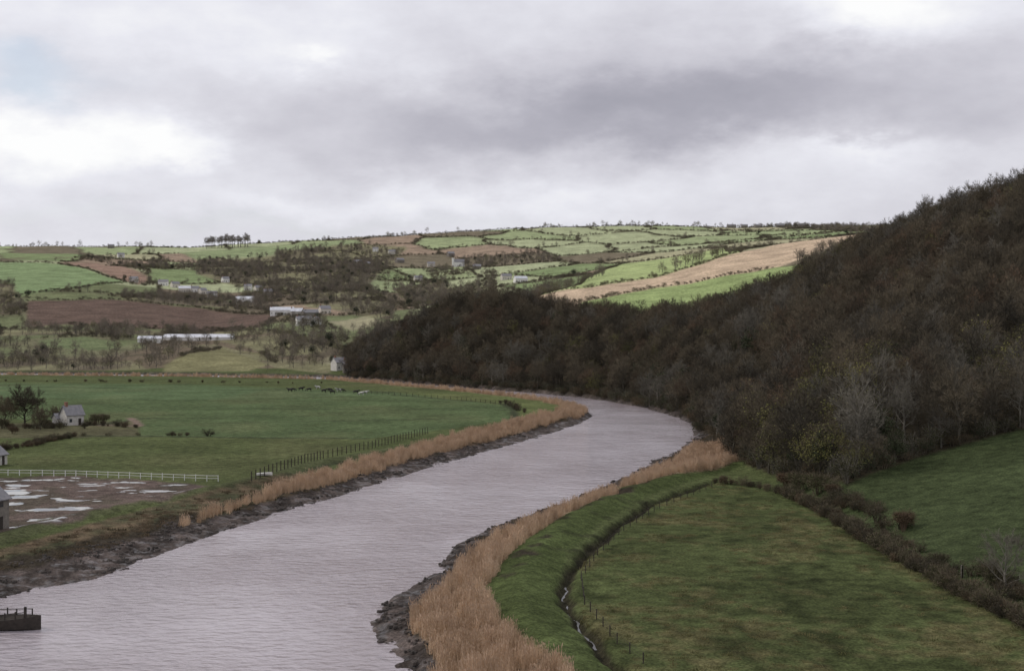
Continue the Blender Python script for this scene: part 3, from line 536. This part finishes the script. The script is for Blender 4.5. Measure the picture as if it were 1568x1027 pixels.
x,y=G(305,521); house('long_white_shed',x,y,56,12,2.6,.04,white,sheetm,rh=2.4,ch=0,rows=0); x,y=G(230,524); house('white_shed',x,y,18,10,3,.1,white,sheetm,rh=2,ch=0,rows=0)
for (px,py,w,r_,wl,rf) in [(521,566,9,.4,wwhite,slate),(533,570,6,.2,stone,slate),(185,394,11,.3,white,slate),(250,437,12,.2,white,slate),(283,447,14,0,cream,sheetm),(298,447,10,.4,white,slate),(325,455,11,.3,white,slate),(375,464,20,.1,white,sheetm),(395,446,9,.5,cream,slate),(380,444,9,.1,white,slate),(432,482,22,0,white,sheetm),(455,484,12,.3,cream,sheetm),(465,497,13,.4,white,slate),(484,498,10,1.2,white,slate),(475,486,14,.1,stone,slate),(497,480,10,.2,cream,slate),(548,405,12,.2,cream,slate),(562,408,10,.6,stone,slate),(600,389,12,.1,cream,slate),(612,402,14,.5,stone,slate),(660,408,12,.2,cream,slate),(690,392,12,.3,stone,slate),(775,428,13,.4,cream,slate),(797,432,16,.1,white,sheetm),(1120,349,18,.1,stone,slate),(1140,348,13,.2,stone,slate),(1160,349,12,0,stone,slate),(1195,348,16,.1,stone,slate),(1228,348,12,.2,stone,slate),(205,432,10,.3,white,slate),(345,432,9,.3,white,slate),(640,430,11,.3,cream,slate),(730,412,12,.1,stone,slate),(575,385,10,.3,white,slate),(170,380,12,.2,stone,slate),(268,440,10,.7,cream,slate),(310,450,9,1.0,cream,slate),(410,452,10,.2,stone,slate)]:
    x,y=G(px,py); house('farmhouse',x,y,w,7.5,4.6,r_+random.uniform(-.3,.3),wl,rf)
x,y=G(703,408); e=house('chapel',x,y,16,8,7,.2,white,slate,rh=4.5,ch=0,rows=1)
B=MB(); B.box(-11.2,-8.05,-1.6,1.6,-1.5,13); 
for i,j in ((-11.2,-1.6),(-8.45,-1.6),(-11.2,1.2),(-8.45,1.2)): B.box(i,i+.4,j,j+.4,13,14)
o=B.obj('tower',[white],True); o.parent=e
# ------------------------------------------------------------------ fences
def fence(name,pl,step,h,pw,rails,mat,rt=.05):
    B=MB(); X_,Y_=along(pl,step,0.0); X_=np.append(X_,pl[-1][0]); Y_=np.append(Y_,pl[-1][1]); pr=None
    for x,y in zip(X_,Y_):
        z=H(x,y); hh_=h*random.uniform(.93,1.05); B.box(x-pw/2,x+pw/2,y-pw/2,y+pw/2,z-.3,z+hh_)
        if pr:
            for r_ in rails: B.tube([Vector((pr[0],pr[1]-pw*.6,pr[2]+h*r_)),Vector((x,y-pw*.6,z+h*r_))],[rt,rt],4,0)
        pr=(x,y,z)
    return B.obj(name,[mat],True)
fence('white_rail_fence',GP([(-40,727),(100,729),(215,733),(334,737)]),2.5,1.3,.12,[.92,.5],wpaint,.04)
fence('post_and_wire_fence',GP([(385,736),(430,720),(495,702),(570,686),(655,664)]),2.4,2.0,.17,[.95,.6,.3],wood_d,.02)
fence('post_and_wire_fence',GP([(560,602),(700,612),(790,622)]),4,1.3,.16,[.9,.5],wood_d,.02)
fence('post_and_wire_fence',GP([(1090,746),(1010,778),(955,812),(915,850),(890,888),(895,925),(945,985),(985,1015)]),4.0,1.15,.11,[.9,.6,.3],wood_d,.012)
fence('marker_post',[G(1473,884),(G(1473,884)[0]+.05,G(1473,884)[1])],5,1.6,.22,[],stone)
def boat(name,x,y,z,L_,w_,h_,rot,mat,parent=None):
    B=MB(); n=11; secs=[]
    for i in range(n):
        t=i/(n-1); ww=w_/2*(1-abs(2*t-.9)**2.4*.8) if 0<t<1 else (w_*.3 if t==0 else .03)
        secs.append((L_*(t-.5),max(ww,.03),h_*(1+.3*t*t)))
    for xx,ww,hh_ in secs: B.v+=[(xx,-ww,hh_),(xx,-ww*.75,hh_*.3),(xx,0,0),(xx,ww*.75,hh_*.3),(xx,ww,hh_),(xx,ww*.88,hh_),(xx,0,h_*.35),(xx,-ww*.88,hh_)]
    for i in range(n-1):
        for j in range(8): a=i*8+j;b_=i*8+(j+1)%8; B.f.append((a,b_,b_+8,a+8)); B.m.append(0)
    B.f.append(tuple(range(8))); B.m.append(0)
    for t in (-.2,.15): B.box(L_*t-.12,L_*t+.12,-w_*.38,w_*.38,h_*.7,h_*.74,1)
    o=B.obj(name,[mat,wood_d],True); o.location=(x,y,z); o.rotation_euler=(0,0,rot)
    if parent: o.parent=parent
    return o
x,y=G(405,728); boat('rowing_boat',x,y,H(x,y),3.2,1.3,.55,.2,white)
# old dark wooden work boat moored at lower left, with stanchions round the deck
e=bpy.data.objects.new('moored_work_boat',None); link(e); x,y=P(6,962,0); e.location=(x,y,0); e.rotation_euler=(0,0,-.08)
boat('hull',0,0,-.35,8.6,3.6,1.5,0,wood_d,e)
B=MB(); R=random.Random(5)
for yy_ in (-1,1):
    pts=[]
    for xx_ in (-3.6,-2.5,-1.4,-.3,.8,1.9,2.9):
        t=xx_/8.6+.5; ww=1.8*(1-abs(2*t-.9)**2.4*.8)*.9; hz=1.15+.45*t*t; B.box(xx_-.06,xx_+.06,yy_*ww-.06,yy_*ww+.06,.9,hz+.75+R.uniform(-.12,.08)); pts.append(Vector((xx_,yy_*ww,hz+.62)))
    B.tube(pts,[.05]*len(pts),4)
o=B.obj('stanchions',[wood_d],True); o.parent=e
B=MB(); B.box(-3.0,-1.0,-.8,.8,.5,1.9); B.box(-3.15,-.85,-.95,.95,1.9,2.0); B.box(2.35,2.6,-.12,.12,.9,2.5)
o=B.obj('wheelhouse',[wood_d],True); o.parent=e
# ------------------------------------------------------------------ cows
def cowmesh(name,graze):
    V=[];E=[];R_=[]
    def a(p,r,par=None):
        V.append(p);R_.append(r)
        if par is not None:E.append((par,len(V)-1))
        return len(V)-1
    pel=a((0,-.75,1.22),.33); mid=a((0,0,1.08),.42,pel); sh=a((0,.65,1.2),.36,mid)
    if graze: nk=a((0,1.05,.95),.2,sh); hd=a((0,1.4,.5),.15,nk); mz=a((0,1.6,.18),.09,hd)
    else: nk=a((0,1.05,1.45),.2,sh); hd=a((0,1.35,1.62),.16,nk); mz=a((0,1.72,1.45),.09,hd)
    for s in (-1,1):
        h_=a((s*.24,-.8,.95),.18,pel); kn=a((s*.25,-.62,.75),.12,h_); ho=a((s*.25,-.88,.48),.07,kn); hf=a((s*.25,-.82,.04),.07,ho)
        f1=a((s*.22,.66,.85),.14,sh); f2=a((s*.22,.7,.45),.075,f1); f3=a((s*.22,.66,.04),.065,f2); er=a((s*.24,V[hd][1]-.05,V[hd][2]+.08),.04,hd)
    t=a((0,-1.12,1.2),.05,pel); a((0,-1.2,.6),.04,t)
    me=bpy.data.meshes.new(name); me.from_pydata(V,E,[]); o=bpy.data.objects.new(name,me); link(o); o.modifiers.new('skin','SKIN'); sv=me.skin_vertices[0].data
    for i,r in enumerate(R_): sv[i].radius=(r,r)
    sv[0].use_root=True; s=o.modifiers.new('sub','SUBSURF'); s.levels=1; s.render_levels=1; return o
mcb=simple('cow_hide_black',(.015,.013,.012),.7,noise=.99,nscale=.9,col2=(.025,.022,.02)); mcw=simple('cow_hide_pied',(.02,.018,.017),.7,noise=1,nscale=1.1,col2=(.75,.73,.68))
kinds=[]
for g in (0,1):
    o=cowmesh('cow',g); dg=bpy.context.evaluated_depsgraph_get(); me=bpy.data.meshes.new_from_object(o.evaluated_get(dg)); bpy.data.objects.remove(o)
    for mm_ in (mcb,mcw):
        m2=me.copy(); m2.materials.clear(); m2.materials.append(mm_)
        m2.polygons.foreach_set('use_smooth',[True]*len(m2.polygons)); kinds.append(m2)
for i,(px,py) in enumerate([(444,598),(449,597),(461,596),(473,597),(487,594),(496,599),(505,597),(509,601),(519,598),(524,598),(545,601),(553,603),(559,602)]):
    o=bpy.data.objects.new('cow',kinds[[0,2,0,2,1,0,2,0,1,2,0,3,1][i]]); link(o); x,y=G(px,py+2); o.location=(x,y,H(x,y)-.02); o.rotation_euler=(0,0,random.choice([1.57,-1.57])+random.uniform(-.5,.5)); o.scale=(1.1,1.1,1.1)
# ------------------------------------------------------------------ sky and sun
w=bpy.data.worlds.new('World'); scene.world=w; w.use_nodes=True; nt=w.node_tree; N=nt.nodes; L=nt.links; N.clear()
SE,SA=math.radians(38),math.radians(-75)   # sun elevation; azimuth (clockwise from +Y, i.e. from the left)
sky=N.new('ShaderNodeTexSky'); sky.sky_type='NISHITA'; sky.sun_disc=False; sky.sun_elevation=SE; sky.sun_rotation=SA
bg1=N.new('ShaderNodeBackground'); bg1.inputs[1].default_value=.12; L.new(sky.outputs[0],bg1.inputs[0])
tc=N.new('ShaderNodeTexCoord'); sx=N.new('ShaderNodeSeparateXYZ'); L.new(tc.outputs['Generated'],sx.inputs[0])
az=mth('ARCTAN2',sx.outputs[0],sx.outputs[1]); el=mth('ARCSINE',sx.outputs[2])
cb=N.new('ShaderNodeCombineXYZ'); L.new(az,cb.inputs[0]); L.new(mth('MULTIPLY',el,2.0),cb.inputs[1])
def wn(sc,det,ro=.55,off=0):
    mp=N.new('ShaderNodeMapping'); mp.inputs['Location'].default_value=(off,off*.7,off*.3); L.new(cb.outputs[0],mp.inputs[0]); n=N.new('ShaderNodeTexNoise'); n.inputs['Scale'].default_value=sc; n.inputs['Detail'].default_value=det; n.inputs['Roughness'].default_value=ro; L.new(mp.outputs[0],n.inputs['Vector']); return n.outputs[0]
daz=mth('ADD',az,mth('MULTIPLY',mth('SUBTRACT',wn(9,5,.55,3),.5),.15)); de=mth('ADD',el,mth('MULTIPLY',mth('SUBTRACT',wn(12,5,.58,8),.5),.075))
def blob(px,py,sx_,sy_,amp):
    a=math.atan((px-CX)/F); e_=(HY-py)/F
    dx=mth('MULTIPLY',mth('SUBTRACT',daz,a),F/sx_); dy=mth('MULTIPLY',mth('SUBTRACT',de,e_),F/sy_)
    s=mth('ADD',mth('MULTIPLY',dx,dx),mth('MULTIPLY',dy,dy)); return mth('MULTIPLY',mth('EXPONENT',mth('MULTIPLY',s,-1)),amp)
val=mth('ADD',.71,mth('MULTIPLY',mth('SUBTRACT',wn(7,7,.55,1),.5),.28)); val=mth('ADD',val,mth('MULTIPLY',mth('SUBTRACT',wn(22,6,.58,5),.5),.20))
for b_ in [(60,225,190,55,.28),(440,100,50,22,.16),(280,40,330,70,.12),(1330,35,130,50,.30),(650,310,380,26,.12),(1250,255,260,40,.08),(320,225,70,22,.14),(245,240,60,18,.10),(1290,240,70,16,.12),(880,185,330,62,-.36),(1150,150,270,72,-.30),(620,215,160,40,-.10),(1520,190,150,100,-.12)]: val=mth('ADD',val,blob(*b_))
cr=N.new('ShaderNodeValToRGB'); L.new(val,cr.inputs[0]); el_=cr.color_ramp.elements; el_[0].position=.1; el_[0].color=(.34,.335,.39,1); el_[1].position=.97; el_[1].color=(1.0,1.0,1.0,1)
for p_,c_ in [(.35,(.45,.44,.50,1)),(.62,(.64,.63,.69,1)),(.80,(.82,.82,.88,1))]: e_=el_.new(p_); e_.color=c_
bg2=N.new('ShaderNodeBackground'); L.new(cr.outputs[0],bg2.inputs[0]); bg2.inputs[1].default_value=1.0
mask=mth('SUBTRACT',.97,mth('ADD',blob(40,135,130,28,.38),blob(330,350,500,14,.12))); ms=N.new('ShaderNodeMixShader'); L.new(mask,ms.inputs[0]); L.new(bg1.outputs[0],ms.inputs[1]); L.new(bg2.outputs[0],ms.inputs[2])
wo=N.new('ShaderNodeOutputWorld'); L.new(ms.outputs[0],wo.inputs[0])
sd=bpy.data.lights.new('sun','SUN'); sd.energy=1.5; sd.angle=math.radians(10); sd.color=(1,.94,.86); so=link(bpy.data.objects.new('sun',sd))
dirv=Vector((math.sin(SA)*math.cos(SE),math.cos(SA)*math.cos(SE),math.sin(SE))); so.rotation_euler=dirv.to_track_quat('Z','Y').to_euler(); so.location=(-100,0,200)
# ------------------------------------------------------------------ camera
cd=bpy.data.cameras.new('camera'); cd.lens=F/1568*36; cd.sensor_width=36; cd.clip_end=30000; cd.clip_start=.5; cd.shift_y=-(513.5-HY)/1568
cam=link(bpy.data.objects.new('camera',cd)); cam.location=(0,0,CAMZ); cam.rotation_euler=(math.radians(90),0,0); scene.camera=cam
scene.view_settings.view_transform='Standard'; scene.view_settings.look='None'; scene.view_settings.exposure=0
print('COUNTS wood',nw,'far',nf,'hedge',nh,'reed',nre,'grid',NY,NU)
